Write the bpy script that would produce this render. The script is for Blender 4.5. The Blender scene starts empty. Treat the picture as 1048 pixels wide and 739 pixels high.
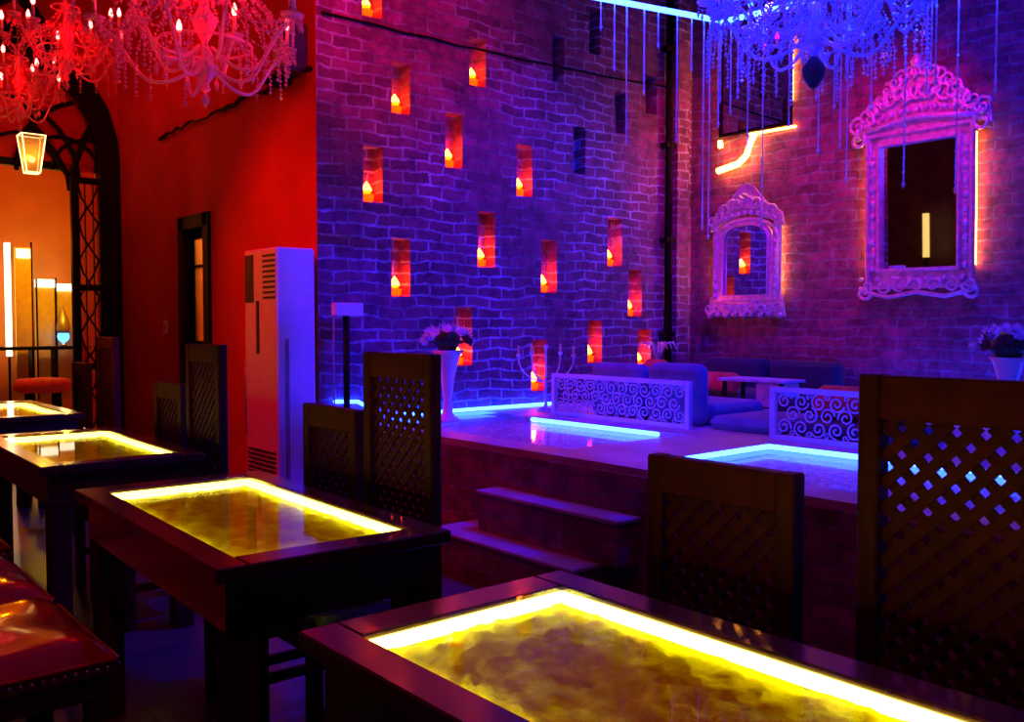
import bpy, math, random
from mathutils import Vector, Matrix
random.seed(7)
PI = math.pi
sc = bpy.context.scene
col = sc.collection

# ------------------------------------------------------------ mesh builder
class MB:
    def __init__(s): s.v = []; s.f = []; s.sm = []
    def add(s, vs, fs, smooth=False):
        n = len(s.v); s.v += [tuple(v) for v in vs]
        for f in fs: s.f.append(tuple(i + n for i in f)); s.sm.append(smooth)
        return s
    def box(s, a, b, bev=0.0):
        x0, y0, z0 = a; x1, y1, z1 = b
        if x0 > x1: x0, x1 = x1, x0
        if y0 > y1: y0, y1 = y1, y0
        if z0 > z1: z0, z1 = z1, z0
        if bev <= 0:
            vs = [(x0,y0,z0),(x1,y0,z0),(x1,y1,z0),(x0,y1,z0),(x0,y0,z1),(x1,y0,z1),(x1,y1,z1),(x0,y1,z1)]
            return s.add(vs, [(3,2,1,0),(4,5,6,7),(0,1,5,4),(1,2,6,5),(2,3,7,6),(3,0,4,7)])
        b_ = min(bev, (x1-x0)/2.01, (y1-y0)/2.01, (z1-z0)/2.01)
        vs = []; idx = {}
        for i, (X, sx) in enumerate(((x0, 1), (x1, -1))):
            for j, (Y, sy) in enumerate(((y0, 1), (y1, -1))):
                for k, (Z, sz) in enumerate(((z0, 1), (z1, -1))):
                    idx[i,j,k,0] = len(vs); vs.append((X, Y+sy*b_, Z+sz*b_))
                    idx[i,j,k,1] = len(vs); vs.append((X+sx*b_, Y, Z+sz*b_))
                    idx[i,j,k,2] = len(vs); vs.append((X+sx*b_, Y+sy*b_, Z))
        fs = []
        for i in (0,1): fs.append((idx[i,0,0,0],idx[i,1,0,0],idx[i,1,1,0],idx[i,0,1,0]))
        for j in (0,1): fs.append((idx[0,j,0,1],idx[1,j,0,1],idx[1,j,1,1],idx[0,j,1,1]))
        for k in (0,1): fs.append((idx[0,0,k,2],idx[1,0,k,2],idx[1,1,k,2],idx[0,1,k,2]))
        for i in (0,1):
            for j in (0,1): fs.append((idx[i,j,0,0],idx[i,j,0,1],idx[i,j,1,1],idx[i,j,1,0]))
        for i in (0,1):
            for k in (0,1): fs.append((idx[i,0,k,0],idx[i,0,k,2],idx[i,1,k,2],idx[i,1,k,0]))
        for j in (0,1):
            for k in (0,1): fs.append((idx[0,j,k,1],idx[0,j,k,2],idx[1,j,k,2],idx[1,j,k,1]))
        for i in (0,1):
            for j in (0,1):
                for k in (0,1): fs.append((idx[i,j,k,0],idx[i,j,k,1],idx[i,j,k,2]))
        return s.add(vs, fs)
    def tube(s, pts, r, n=8, cap=True, closed=False):
        pts = [Vector(p) for p in pts]; m = len(pts)
        rs = r if isinstance(r, (list, tuple)) else [r]*m
        vs = []; ref = None
        for i, p in enumerate(pts):
            a = pts[(i-1) % m] if (closed or i > 0) else p
            b = pts[(i+1) % m] if (closed or i < m-1) else p
            t = (b - a)
            if t.length < 1e-9: t = Vector((0,0,1))
            t.normalize()
            if ref is None:
                ref = Vector((0,0,1)) if abs(t.z) < .9 else Vector((1,0,0))
            u = ref - t*ref.dot(t)
            if u.length < 1e-6: u = t.orthogonal()
            u.normalize(); w = t.cross(u); ref = u
            for k in range(n):
                an = 2*PI*k/n
                vs.append(p + (u*math.cos(an) + w*math.sin(an))*rs[i])
        fs = []
        for i in range(m if closed else m-1):
            j = (i+1) % m
            for k in range(n):
                fs.append((i*n+k, i*n+(k+1)%n, j*n+(k+1)%n, j*n+k))
        if cap and not closed:
            fs.append(tuple(range(n-1,-1,-1))); fs.append(tuple((m-1)*n+k for k in range(n)))
        return s.add(vs, fs, True)
    def lathe(s, prof, c=(0,0,0), n=20, wob=0):
        vs = []
        for r, z in prof:
            for k in range(n):
                a = 2*PI*k/n; rr = r*(1+wob*math.cos(a*n/2))
                vs.append((c[0]+rr*math.cos(a), c[1]+rr*math.sin(a), c[2]+z))
        fs = []
        for i in range(len(prof)-1):
            for k in range(n): fs.append((i*n+k, i*n+(k+1)%n, (i+1)*n+(k+1)%n, (i+1)*n+k))
        if prof[0][0] > 1e-5: fs.append(tuple(range(n-1,-1,-1)))
        if prof[-1][0] > 1e-5: fs.append(tuple((len(prof)-1)*n+k for k in range(n)))
        return s.add(vs, fs, True)
    def ball(s, c, r, n=8, m=5, sz=1.0):
        prof = [(max(1e-6, r*math.sin(PI*i/m)), -r*sz*math.cos(PI*i/m)) for i in range(m+1)]
        return s.lathe(prof, c, n)
    def octa(s, c, r, h=None):
        h = h or r; x,y,z = c
        return s.add([(x+r,y,z),(x,y+r,z),(x-r,y,z),(x,y-r,z),(x,y,z+h),(x,y,z-h)],
                     [(0,1,4),(1,2,4),(2,3,4),(3,0,4),(1,0,5),(2,1,5),(3,2,5),(0,3,5)])
    def prism(s, poly, axis, a, b, smooth=False):
        # poly of 2D points extruded between a and b along axis
        def P(p, t):
            return (t, p[0], p[1]) if axis == 0 else (p[0], t, p[1]) if axis == 1 else (p[0], p[1], t)
        n = len(poly)
        vs = [P(p, a) for p in poly] + [P(p, b) for p in poly]
        fs = [tuple(range(n)), tuple(range(2*n-1, n-1, -1))] + [(i, i+n, (i+1)%n+n, (i+1)%n) for i in range(n)]
        return s.add(vs, fs, smooth)
    def obar(s, p, q, w, d, normal):
        # flat bar from p to q, width w in plane, depth d along normal
        p, q, nn = Vector(p), Vector(q), Vector(normal).normalized()
        t = (q-p).normalized(); u = nn.cross(t)*w/2; e = nn*d/2
        vs = [p-u-e, p+u-e, p+u+e, p-u+e, q-u-e, q+u-e, q+u+e, q-u+e]
        return s.add(vs, [(3,2,1,0),(4,5,6,7),(0,1,5,4),(1,2,6,5),(2,3,7,6),(3,0,4,7)])
    def build(s, name, mt, parent=None):
        me = bpy.data.meshes.new(name)
        me.from_pydata(s.v, [], s.f)
        me.polygons.foreach_set('use_smooth', s.sm)
        me.materials.append(mt)
        me.validate(); me.update()
        import bmesh
        bm = bmesh.new(); bm.from_mesh(me); bmesh.ops.recalc_face_normals(bm, faces=bm.faces); bm.to_mesh(me); bm.free()
        o = bpy.data.objects.new(name, me); col.objects.link(o)
        if parent: o.parent = parent
        return o

def tag(o, label, cat, group=None, kind=None):
    o['label'] = label; o['category'] = cat
    if group: o['group'] = group
    if kind: o['kind'] = kind
    return o
def thing(name, label, cat, loc=(0,0,0), rz=0, group=None):
    o = bpy.data.objects.new(name, None); o.empty_display_size = .1
    col.objects.link(o); o.location = loc; o.rotation_euler = (0,0,rz)
    return tag(o, label, cat, group)
def struct(name, mb, mt, label=None, cat=None):
    o = mb.build(name, mt); o['kind'] = 'structure'
    if label: o['label'] = label
    if cat: o['category'] = cat
    return o
def bead_build(mb, name, mt, parent):
    # thread the beads on a fine wire (the last bead vertices give the path)
    pts = []
    for k in range(0, len(mb.v)-5, 6):
        q = mb.v[k:k+6]; pts.append(tuple(sum(v[i] for v in q)/6 for i in range(3)))
    mb.tube(pts, .0012, 3, cap=False)
    return mb.build(name, mt, parent)
def copy_tree(o, parent=None):
    c = o.copy(); col.objects.link(c)
    if parent: c.parent = parent
    for ch in [x for x in o.children]: copy_tree(ch, c)
    return c
def dup(o, loc, label=None, rz=None, group=None):
    c = copy_tree(o); c.location = loc
    if rz is not None: c.rotation_euler = (0,0,rz)
    if label: c['label'] = label
    if group: c['group'] = group
    return c

# ------------------------------------------------------------ materials
def newmat(name):
    m = bpy.data.materials.new(name); m.use_nodes = True
    nt = m.node_tree; nt.nodes.clear()
    return m, nt, nt.nodes.new('ShaderNodeOutputMaterial')
def N(nt, t, **kw):
    n = nt.nodes.new(t)
    for k, v in kw.items():
        if k in n.inputs: n.inputs[k].default_value = v
        else: setattr(n, k, v)
    return n
def simple(name, c, rough=.5, metal=0, var=.25, scale=12, bump=.1, coat=0, spec=.5, sheen=0):
    m, nt, out = newmat(name)
    b = nt.nodes.new('ShaderNodeBsdfPrincipled')
    b.inputs['Roughness'].default_value = rough; b.inputs['Metallic'].default_value = metal
    b.inputs['Coat Weight'].default_value = coat; b.inputs['Coat Roughness'].default_value = .08
    b.inputs['Specular IOR Level'].default_value = spec
    b.inputs['Sheen Weight'].default_value = sheen
    tc = nt.nodes.new('ShaderNodeTexCoord')
    no = N(nt, 'ShaderNodeTexNoise', Scale=scale, Detail=4.0)
    nt.links.new(tc.outputs['Object'], no.inputs['Vector'])
    cr = nt.nodes.new('ShaderNodeValToRGB')
    cr.color_ramp.elements[0].position = .3; cr.color_ramp.elements[1].position = .7
    cr.color_ramp.elements[0].color = (*[x*(1-var) for x in c], 1); cr.color_ramp.elements[1].color = (*[min(1, x*(1+var)) for x in c], 1)
    nt.links.new(no.outputs['Fac'], cr.inputs['Fac']); nt.links.new(cr.outputs['Color'], b.inputs['Base Color'])
    if bump:
        bp = N(nt, 'ShaderNodeBump', Strength=bump, Distance=.01)
        nt.links.new(no.outputs['Fac'], bp.inputs['Height']); nt.links.new(bp.outputs['Normal'], b.inputs['Normal'])
    nt.links.new(b.outputs[0], out.inputs['Surface'])
    return m
def emit(name, c, st):
    m, nt, out = newmat(name)
    e = N(nt, 'ShaderNodeEmission', Strength=st); e.inputs['Color'].default_value = (*c, 1)
    nt.links.new(e.outputs[0], out.inputs['Surface']); return m
def wood(name, c, axis=1, rough=.3, coat=.3, spec=.5):
    m, nt, out = newmat(name)
    b = nt.nodes.new('ShaderNodeBsdfPrincipled'); b.inputs['Roughness'].default_value = rough
    b.inputs['Coat Weight'].default_value = coat; b.inputs['Coat Roughness'].default_value = .15; b.inputs['Specular IOR Level'].default_value = spec
    tc = nt.nodes.new('ShaderNodeTexCoord'); mp = nt.nodes.new('ShaderNodeMapping')
    sc_ = [18, 18, 18]; sc_[axis] = 1.6; mp.inputs['Scale'].default_value = sc_
    no = N(nt, 'ShaderNodeTexNoise', Scale=2.0, Detail=6.0, Distortion=.6)
    nt.links.new(tc.outputs['Object'], mp.inputs['Vector']); nt.links.new(mp.outputs[0], no.inputs['Vector'])
    cr = nt.nodes.new('ShaderNodeValToRGB')
    cr.color_ramp.elements[0].position = .35; cr.color_ramp.elements[1].position = .7
    cr.color_ramp.elements[0].color = (*[x*.6 for x in c], 1); cr.color_ramp.elements[1].color = (*[x*1.3 for x in c], 1)
    nt.links.new(no.outputs['Fac'], cr.inputs['Fac']); nt.links.new(cr.outputs['Color'], b.inputs['Base Color'])
    bp = N(nt, 'ShaderNodeBump', Strength=.15, Distance=.004)
    nt.links.new(no.outputs['Fac'], bp.inputs['Height']); nt.links.new(bp.outputs['Normal'], b.inputs['Normal'])
    nt.links.new(b.outputs[0], out.inputs['Surface']); return m
def brick(name, axis, mort=(.46,.42,.60)):
    # axis: which horizontal world axis runs along the wall (0=x, 1=y)
    m, nt, out = newmat(name); L = nt.links.new
    b = nt.nodes.new('ShaderNodeBsdfPrincipled'); b.inputs['Roughness'].default_value = .72
    tc = nt.nodes.new('ShaderNodeTexCoord'); sp = nt.nodes.new('ShaderNodeSeparateXYZ'); cb = nt.nodes.new('ShaderNodeCombineXYZ')
    L(tc.outputs['Object'], sp.inputs[0]); L(sp.outputs[axis], cb.inputs[0]); L(sp.outputs[2], cb.inputs[1])
    n1 = N(nt, 'ShaderNodeTexNoise', Scale=3.2, Detail=3.0); L(tc.outputs['Object'], n1.inputs['Vector'])
    n1b = N(nt, 'ShaderNodeTexNoise', Scale=22.0, Detail=3.0); L(tc.outputs['Object'], n1b.inputs['Vector'])
    def off(no, s):
        v = N(nt, 'ShaderNodeVectorMath', operation='SUBTRACT'); v.inputs[1].default_value = (.5,.5,.5); L(no.outputs['Color'], v.inputs[0])
        w = N(nt, 'ShaderNodeVectorMath', operation='SCALE'); w.inputs['Scale'].default_value = s; L(v.outputs[0], w.inputs[0]); return w
    o1 = off(n1, .10); o2 = off(n1b, .022)
    a1 = N(nt, 'ShaderNodeVectorMath', operation='ADD'); L(cb.outputs[0], a1.inputs[0]); L(o1.outputs[0], a1.inputs[1])
    a2 = N(nt, 'ShaderNodeVectorMath', operation='ADD'); L(a1.outputs[0], a2.inputs[0]); L(o2.outputs[0], a2.inputs[1])
    br = nt.nodes.new('ShaderNodeTexBrick'); L(a2.outputs[0], br.inputs['Vector'])
    br.inputs['Scale'].default_value = 1.0; br.inputs['Brick Width'].default_value = .225; br.inputs['Row Height'].default_value = .079
    br.inputs['Mortar Size'].default_value = .0085; br.inputs['Mortar Smooth'].default_value = .35; br.inputs['Bias'].default_value = -.1
    br.inputs['Color1'].default_value = (.28,.055,.16,1); br.inputs['Color2'].default_value = (.15,.028,.095,1)
    br.inputs['Mortar'].default_value = (*mort,1)
    br.inputs['Mortar Size'].default_value = .0095
    # worn, rubbed bricks: some bricks paler, mortar partly dark
    n2 = N(nt, 'ShaderNodeTexNoise', Scale=1.7, Detail=5.0, Roughness=.65); L(tc.outputs['Object'], n2.inputs['Vector'])
    r2 = nt.nodes.new('ShaderNodeValToRGB'); r2.color_ramp.elements[0].position = .40; r2.color_ramp.elements[1].position = .62
    L(n2.outputs['Fac'], r2.inputs['Fac'])
    dk = nt.nodes.new('ShaderNodeMix'); dk.data_type = 'RGBA'; dk.inputs[6].default_value = (.17,.08,.14,1); dk.inputs[7].default_value = (*mort,1)
    L(r2.outputs['Color'], dk.inputs[0]); L(dk.outputs[2], br.inputs['Mortar'])
    n4 = N(nt, 'ShaderNodeTexNoise', Scale=9.0, Detail=6.0, Roughness=.7); L(tc.outputs['Object'], n4.inputs['Vector'])
    r4 = nt.nodes.new('ShaderNodeValToRGB'); r4.color_ramp.elements[0].position = .35; r4.color_ramp.elements[1].position = .66
    r4.color_ramp.elements[0].color = (.45,.42,.45,1); r4.color_ramp.elements[1].color = (1.25,1.25,1.25,1); L(n4.outputs['Fac'], r4.inputs['Fac'])
    mx = nt.nodes.new('ShaderNodeMix'); mx.data_type = 'RGBA'; mx.blend_type = 'MULTIPLY'; mx.inputs[0].default_value = 1
    L(br.outputs['Color'], mx.inputs[6]); L(r4.outputs['Color'], mx.inputs[7]); L(mx.outputs[2], b.inputs['Base Color'])
    # relief: mortar recessed + rough faces
    n3 = N(nt, 'ShaderNodeTexNoise', Scale=30.0, Detail=4.0); L(tc.outputs['Object'], n3.inputs['Vector'])
    ma = N(nt, 'ShaderNodeMath', operation='MULTIPLY_ADD'); L(n3.outputs['Fac'], ma.inputs[0]); ma.inputs[1].default_value = .5
    iv = N(nt, 'ShaderNodeMath', operation='SUBTRACT'); iv.inputs[0].default_value = 1.0; L(br.outputs['Fac'], iv.inputs[1]); L(iv.outputs[0], ma.inputs[2])
    bp = N(nt, 'ShaderNodeBump', Strength=.8, Distance=.012); L(ma.outputs[0], bp.inputs['Height']); L(bp.outputs['Normal'], b.inputs['Normal'])
    L(b.outputs[0], out.inputs['Surface']); return m
def glassy(name, tint=(1,1,1), gloss=1.0, rough=.02, ior=1.5):
    m, nt, out = newmat(name); L = nt.links.new
    t = nt.nodes.new('ShaderNodeBsdfTransparent'); t.inputs[0].default_value = (*tint, 1)
    g = N(nt, 'ShaderNodeBsdfGlossy', Roughness=rough); g.inputs['Color'].default_value = (gloss, gloss, gloss, 1)
    lw = N(nt, 'ShaderNodeLayerWeight'); pw = N(nt, 'ShaderNodeMath', operation='POWER'); pw.inputs[1].default_value = 5.0
    fr = N(nt, 'ShaderNodeMath', operation='MULTIPLY_ADD'); fr.inputs[1].default_value = .5; fr.inputs[2].default_value = .014
    L(lw.outputs['Facing'], pw.inputs[0]); L(pw.outputs[0], fr.inputs[0]); mx = nt.nodes.new('ShaderNodeMixShader')
    L(fr.outputs[0], mx.inputs[0]); L(t.outputs[0], mx.inputs[1]); L(g.outputs[0], mx.inputs[2]); L(mx.outputs[0], out.inputs['Surface']); return m
def crystal(name, c=(1,1,1), tr=.45):
    m, nt, out = newmat(name); L = nt.links.new
    t = nt.nodes.new('ShaderNodeBsdfTransparent')
    g = N(nt, 'ShaderNodeBsdfGlossy', Roughness=.12); g.inputs['Color'].default_value = (*c, 1)
    d = nt.nodes.new('ShaderNodeBsdfDiffuse'); d.inputs[0].default_value = (*c, 1)
    l = nt.nodes.new('ShaderNodeBsdfTranslucent'); l.inputs[0].default_value = (*c, 1)
    a = nt.nodes.new('ShaderNodeMixShader'); a.inputs[0].default_value = .5; L(d.outputs[0], a.inputs[1]); L(l.outputs[0], a.inputs[2])
    b = nt.nodes.new('ShaderNodeMixShader'); b.inputs[0].default_value = .4; L(a.outputs[0], b.inputs[1]); L(g.outputs[0], b.inputs[2])
    e = nt.nodes.new('ShaderNodeMixShader'); e.inputs[0].default_value = tr; L(b.outputs[0], e.inputs[1]); L(t.outputs[0], e.inputs[2])
    L(e.outputs[0], out.inputs['Surface']); return m
def pebbles(name, c1, c2, scale):
    m, nt, out = newmat(name); L = nt.links.new
    b = nt.nodes.new('ShaderNodeBsdfPrincipled'); b.inputs['Roughness'].default_value = .4
    tc = nt.nodes.new('ShaderNodeTexCoord')
    vo = N(nt, 'ShaderNodeTexVoronoi', Scale=scale); L(tc.outputs['Object'], vo.inputs['Vector'])
    cr = nt.nodes.new('ShaderNodeValToRGB'); cr.color_ramp.elements[0].position = .15; cr.color_ramp.elements[1].position = .55
    cr.color_ramp.elements[0].color = (*c1, 1); cr.color_ramp.elements[1].color = (*c2, 1)
    L(vo.outputs['Distance'], cr.inputs['Fac']); L(cr.outputs['Color'], b.inputs['Base Color'])
    bp = N(nt, 'ShaderNodeBump', Strength=.7, Distance=.02, invert=True); L(vo.outputs['Distance'], bp.inputs['Height']); L(bp.outputs['Normal'], b.inputs['Normal'])
    L(b.outputs[0], out.inputs['Surface']); return m
def goldleaf(name):
    m, nt, out = newmat(name); L = nt.links.new
    b = nt.nodes.new('ShaderNodeBsdfPrincipled'); b.inputs['Roughness'].default_value = .8; b.inputs['Specular IOR Level'].default_value = .0
    tc = nt.nodes.new('ShaderNodeTexCoord')
    no = N(nt, 'ShaderNodeTexNoise', Scale=14.0, Detail=4.0, Roughness=.6); L(tc.outputs['Object'], no.inputs['Vector'])
    cr = nt.nodes.new('ShaderNodeValToRGB'); cr.color_ramp.elements[0].position = .33; cr.color_ramp.elements[1].position = .68
    cr.color_ramp.elements[0].color = (.66,.46,.0,1); cr.color_ramp.elements[1].color = (.95,.95,.0,1)
    L(no.outputs['Fac'], cr.inputs['Fac']); L(cr.outputs['Color'], b.inputs['Base Color'])
    n2 = N(nt, 'ShaderNodeTexNoise', Scale=28.0, Detail=3.0); L(tc.outputs['Object'], n2.inputs['Vector'])
    bp = N(nt, 'ShaderNodeBump', Strength=.5, Distance=.015); L(n2.outputs['Fac'], bp.inputs['Height']); L(bp.outputs['Normal'], b.inputs['Normal'])
    L(b.outputs[0], out.inputs['Surface']); return m
def tiles(name, c):
    m, nt, out = newmat(name); L = nt.links.new
    b = nt.nodes.new('ShaderNodeBsdfPrincipled'); b.inputs['Roughness'].default_value = .28
    tc = nt.nodes.new('ShaderNodeTexCoord')
    br = nt.nodes.new('ShaderNodeTexBrick'); br.offset = 0; L(tc.outputs['Object'], br.inputs['Vector'])
    br.inputs['Scale'].default_value = 1; br.inputs['Brick Width'].default_value = .5; br.inputs['Row Height'].default_value = .5
    br.inputs['Mortar Size'].default_value = .006
    br.inputs['Color1'].default_value = (*c, 1); br.inputs['Color2'].default_value = (*[x*.8 for x in c], 1); br.inputs['Mortar'].default_value = (*[x*.35 for x in c], 1)
    L(br.outputs['Color'], b.inputs['Base Color']); L(b.outputs[0], out.inputs['Surface']); return m

M = {}
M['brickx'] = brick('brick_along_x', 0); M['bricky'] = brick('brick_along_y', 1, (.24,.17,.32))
M['redwall'] = simple('plaster_wall', (.60,.02,.02), .8, scale=2.5, var=.12, bump=.15, spec=.2)
M['sidewall'] = simple('dark_panelling', (.09,.035,.03), .5, scale=4, var=.4)
M['waxglow'] = emit('lit_wax', (1.0,.07,.004), 11.0)  # flame-lit glow of the wax put in as emission
M['ceil'] = simple('ceiling_plaster', (.35,.22,.22), .9, var=.15, scale=2)
M['orangewall'] = simple('ochre_plaster', (.80,.29,.05), .8, var=.12, scale=2)
M['floor'] = tiles('dark_tiles', (.10,.07,.08))
M['boards'] = wood('floor_boards', (.42,.20,.08), 0, .35)
M['stone'] = simple('platform_stone', (.42,.34,.46), .45, var=.2, scale=5)
M['wood'] = wood('dark_walnut', (.070,.026,.022), 1, .22, .5)
M['woodz'] = wood('dark_walnut_upright', (.066,.005,.014), 2, .55, .0, .12)
M['cane'] = simple('lattice_wood', (.075,.005,.018), .55, var=.3, scale=20, spec=.12)
M['leather'] = simple('dark_leather', (.05,.02,.025), .3, var=.2, scale=30, coat=.2)
M['redleather'] = simple('red_leather', (.50,.018,.02), .22, var=.2, scale=7, coat=.5, bump=.25)
M['gold'] = goldleaf('gold_straw')
M['tglass'] = glassy('table_glass', gloss=.9)
M['peb'] = pebbles('pebble_bed', (.95,.90,1.0), (.42,.36,.50), 26)
M['ledY'] = emit('yellow_led', (1.0,.90,.12), 10.5)
M['ledB'] = emit('blue_led', (.008,.034,1.0), 60.0)
M['ledBtop'] = emit('blue_led_tube', (.012,.04,1.0), 40.0)
M['ledW'] = emit('warm_led', (1.0,.30,.03), 38.0)
M['flame'] = emit('candle_flame', (1.0,.13,.014), 34.0)
M['bulb'] = emit('candle_bulb', (1.0,.040,.032), 40.0)
M['bulbB'] = emit('cool_bulb', (.008,.032,1.0), 45.0)
M['amber'] = glassy('amber_glass', (1,.45,.12), .8)
M['wax'] = simple('wax', (.8,.5,.3), .5)
M['acw'] = simple('white_plastic', (.78,.76,.80), .32, var=.04, bump=0)
M['acd'] = simple('dark_plastic', (.03,.03,.035), .4, bump=0)
M['acg'] = simple('grey_plastic', (.3,.28,.3), .4, bump=0)
M['silver'] = simple('silvered_carving', (.74,.66,.76), .28, metal=.55, var=.25, scale=26, bump=.6)
M['mirror'] = simple('mirror_glass', (.82,.80,.84), .015, metal=1, var=.01, bump=0)
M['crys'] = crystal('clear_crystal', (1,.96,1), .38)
M['crysr'] = crystal('red_lit_crystal', (1,.50,.54), .38)  # clear crystal with the red lamp glow tinted into its colour
M['crysd'] = crystal('beaded_crystal', (.72,.84,1), .22)  # blue tint put into the colour to deepen the blue glow
M['cryst'] = crystal('thin_crystal', (.9,.93,1), .35)
M['chrome'] = simple('chrome', (.75,.72,.74), .18, metal=1, var=.05, bump=0)
M['black'] = simple('black_iron', (.007,.003,.004), .6, bump=0, spec=.1)
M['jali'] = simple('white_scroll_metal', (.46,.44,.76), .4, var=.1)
M['blue'] = simple('blue_velvet', (.10,.12,.30), .8, var=.2, scale=8, sheen=.3)
M['navy'] = simple('navy_velvet', (.018,.02,.075), .85, var=.2, scale=8, sheen=.2)
M['redfab'] = simple('red_fabric', (.62,.05,.06), .7, var=.2, scale=14)
M['petal'] = simple('pink_petals', (.86,.62,.80), .6, var=.15, scale=30)
M['dpetal'] = simple('dark_roses', (.12,.015,.03), .6, var=.2, scale=30)
M['leaf'] = simple('dark_leaves', (.03,.06,.03), .5)
M['ceramic'] = simple('white_ceramic', (.76,.72,.82), .25, var=.05, bump=0)
M['redglass'] = crystal('red_stained_glass', (.85,.05,.06), .45)
M['yglass'] = crystal('amber_stained_glass', (.95,.55,.12), .35)
M['lampglow'] = emit('lamp_glow', (1.0,.72,.26), 3.2)
M['shelfglow'] = emit('white_glow', (1.0,.86,.55), 2.6)
M['blueglow'] = emit('blue_glow', (.05,.28,1.0), 6)
M['brightlamp'] = emit('tube_glow', (1.0,.85,.45), 5)
M['steel'] = simple('frosted_steel', (.5,.42,.3), .35, metal=.6)
M['marble'] = simple('pale_tabletop', (.55,.5,.66), .3)
M['columnglow'] = emit('column_glow', (1.0,.62,.16), 1.3)
M['yellowpanel'] = simple('ochre_panel', (.85,.62,.08), .6, var=.1)

# ------------------------------------------------------------ shell
YW, XW, XR, YE, ZC, ZP = 5.5, 6.78, 2.92, 9.65, 4.8, .64
HR = .213
struct('floor', MB().box((-3.2,-2.2,-.12),(XW+.2,YE+3.4,0)), M['floor'])
struct('ceiling', MB().box((-3.2,-2.2,ZC),(XW+.2,YE+3.4,ZC+.12)), M['ceil'])

niche = [ # x0,x1,z0,z1, lit
 (3.275,3.430,2.138,2.525,1),(3.508,3.660,2.778,3.136,2),(3.968,4.125,2.449,2.852,1),(4.192,4.348,3.083,3.440,2),
 (4.655,4.815,2.301,2.704,1),(4.268,4.434,1.729,2.150,1),(3.500,3.656,1.490,1.905,1),(4.912,5.082,1.548,1.974,1),
 (4.052,4.212,.983,1.424,1),(5.028,5.160,3.247,3.623,0),(5.262,5.405,2.539,2.931,0),(5.758,5.912,2.936,3.290,0),
 (6.142,6.292,3.159,3.496,0),(5.674,5.852,1.793,2.210,1),(5.934,6.110,1.362,1.771,1),(5.440,5.608,.967,1.326,1),
 (6.062,6.233,.897,1.249,1),(4.809,4.978,.760,1.168,1),(3.275,3.432,3.402,3.800,2),(5.445,5.572,3.551,3.923,0)]
def holed_wall(x0, x1, z0, z1, holes, y, depth):
    mb = MB()
    xs = sorted(set([x0,x1]+[h[0] for h in holes]+[h[1] for h in holes]))
    zs = sorted(set([z0,z1]+[h[2] for h in holes]+[h[3] for h in holes]))
    for i in range(len(xs)-1):
        for j in range(len(zs)-1):
            cx, cz = (xs[i]+xs[i+1])/2, (zs[j]+zs[j+1])/2
            if any(h[0]<cx<h[1] and h[2]<cz<h[3] for h in holes): continue
            mb.add([(xs[i],y,zs[j]),(xs[i+1],y,zs[j]),(xs[i+1],y,zs[j+1]),(xs[i],y,zs[j+1])], [(0,1,2,3)])
    for a,b,c,d in [h[:4] for h in holes]:
        Y = y+depth
        mb.add([(a,y,c),(b,y,c),(b,y,d),(a,y,d),(a,Y,c),(b,Y,c),(b,Y,d),(a,Y,d)], [(4,5,6,7),(0,1,5,4),(1,2,6,5),(2,3,7,6),(3,0,4,7)])
    mb.box((x0,y+depth+.02,z0),(x1,y+depth+.1,z1))
    mb.add([(x0,y,z0),(x0,y+depth+.1,z0),(x0,y+depth+.1,z1),(x0,y,z1)],[(0,1,2,3)])
    return mb
struct('wall_back', holed_wall(XR+.005, XW, 0, ZC, niche, YW, .13), M['brickx'])
struct('wall_right', MB().box((XW,-2.2,0),(XW+.15,YW+.3,ZC)), M['bricky'])
# plaster wall with a slit opening for the narrow door
sy0, sy1, sz1 = 7.32, 7.95, 2.16
wm = MB().box((XR,YW+.24,0),(XR+.15,sy0,ZC)).box((XR,sy1,0),(XR+.15,YE,ZC)).box((XR,sy0,sz1),(XR+.15,sy1,ZC))
wm.box((XR,YW-.0,0),(XR+.004,YW+.24,ZC))
struct('wall_left', wm, M['redwall'])
# end wall with pointed arch
ax0, ax1, asp, aap = .62, 2.93, 2.75, 4.12
def arch_pts(x0, x1, zs, za, n=14):
    c = (x0+x1)/2; h = (x1-x0)/2; pts = []
    for i in range(n+1):
        t = i/n; a = PI*(1-t)
        x = c+h*math.cos(a); z = zs+(za-zs)*math.sin(a)**.85 if 0<i<n else zs
        pts.append((x, z))
    return pts
ap = arch_pts(ax0, ax1, asp, aap)
em = MB().box((-3.2,YE,0),(ax0,YE+.2,ZC)).box((ax1,YE,0),(XW,YE+.2,ZC))
for (xa,za),(xb,zb) in zip(ap[:-1], ap[1:]):
    em.prism([(xa,za),(xb,zb),(xb,ZC),(xa,ZC)], 1, YE, YE+.2)
struct('wall_end', em, M['redwall'])
struct('wall_side', MB().box((-3.2,-2.2,0),(-3.05,YE+3.4,ZC)), M['sidewall'])
struct('wall_beyond', MB().box((-3.05,YE+3.2,0),(XW,YE+3.35,ZC)).box((4.4,YE+.2,0),(4.5,YE+3.2,ZC)), M['orangewall'])
struct('floor_beyond', MB().box((-3.0,YE+.25,0),(4.4,YE+3.2,.012)), M['boards'])
struct('ceiling_beyond', MB().box((-3.0,YE+.2,3.55),(4.4,YE+3.2,3.65)), M['orangewall'])

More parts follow.
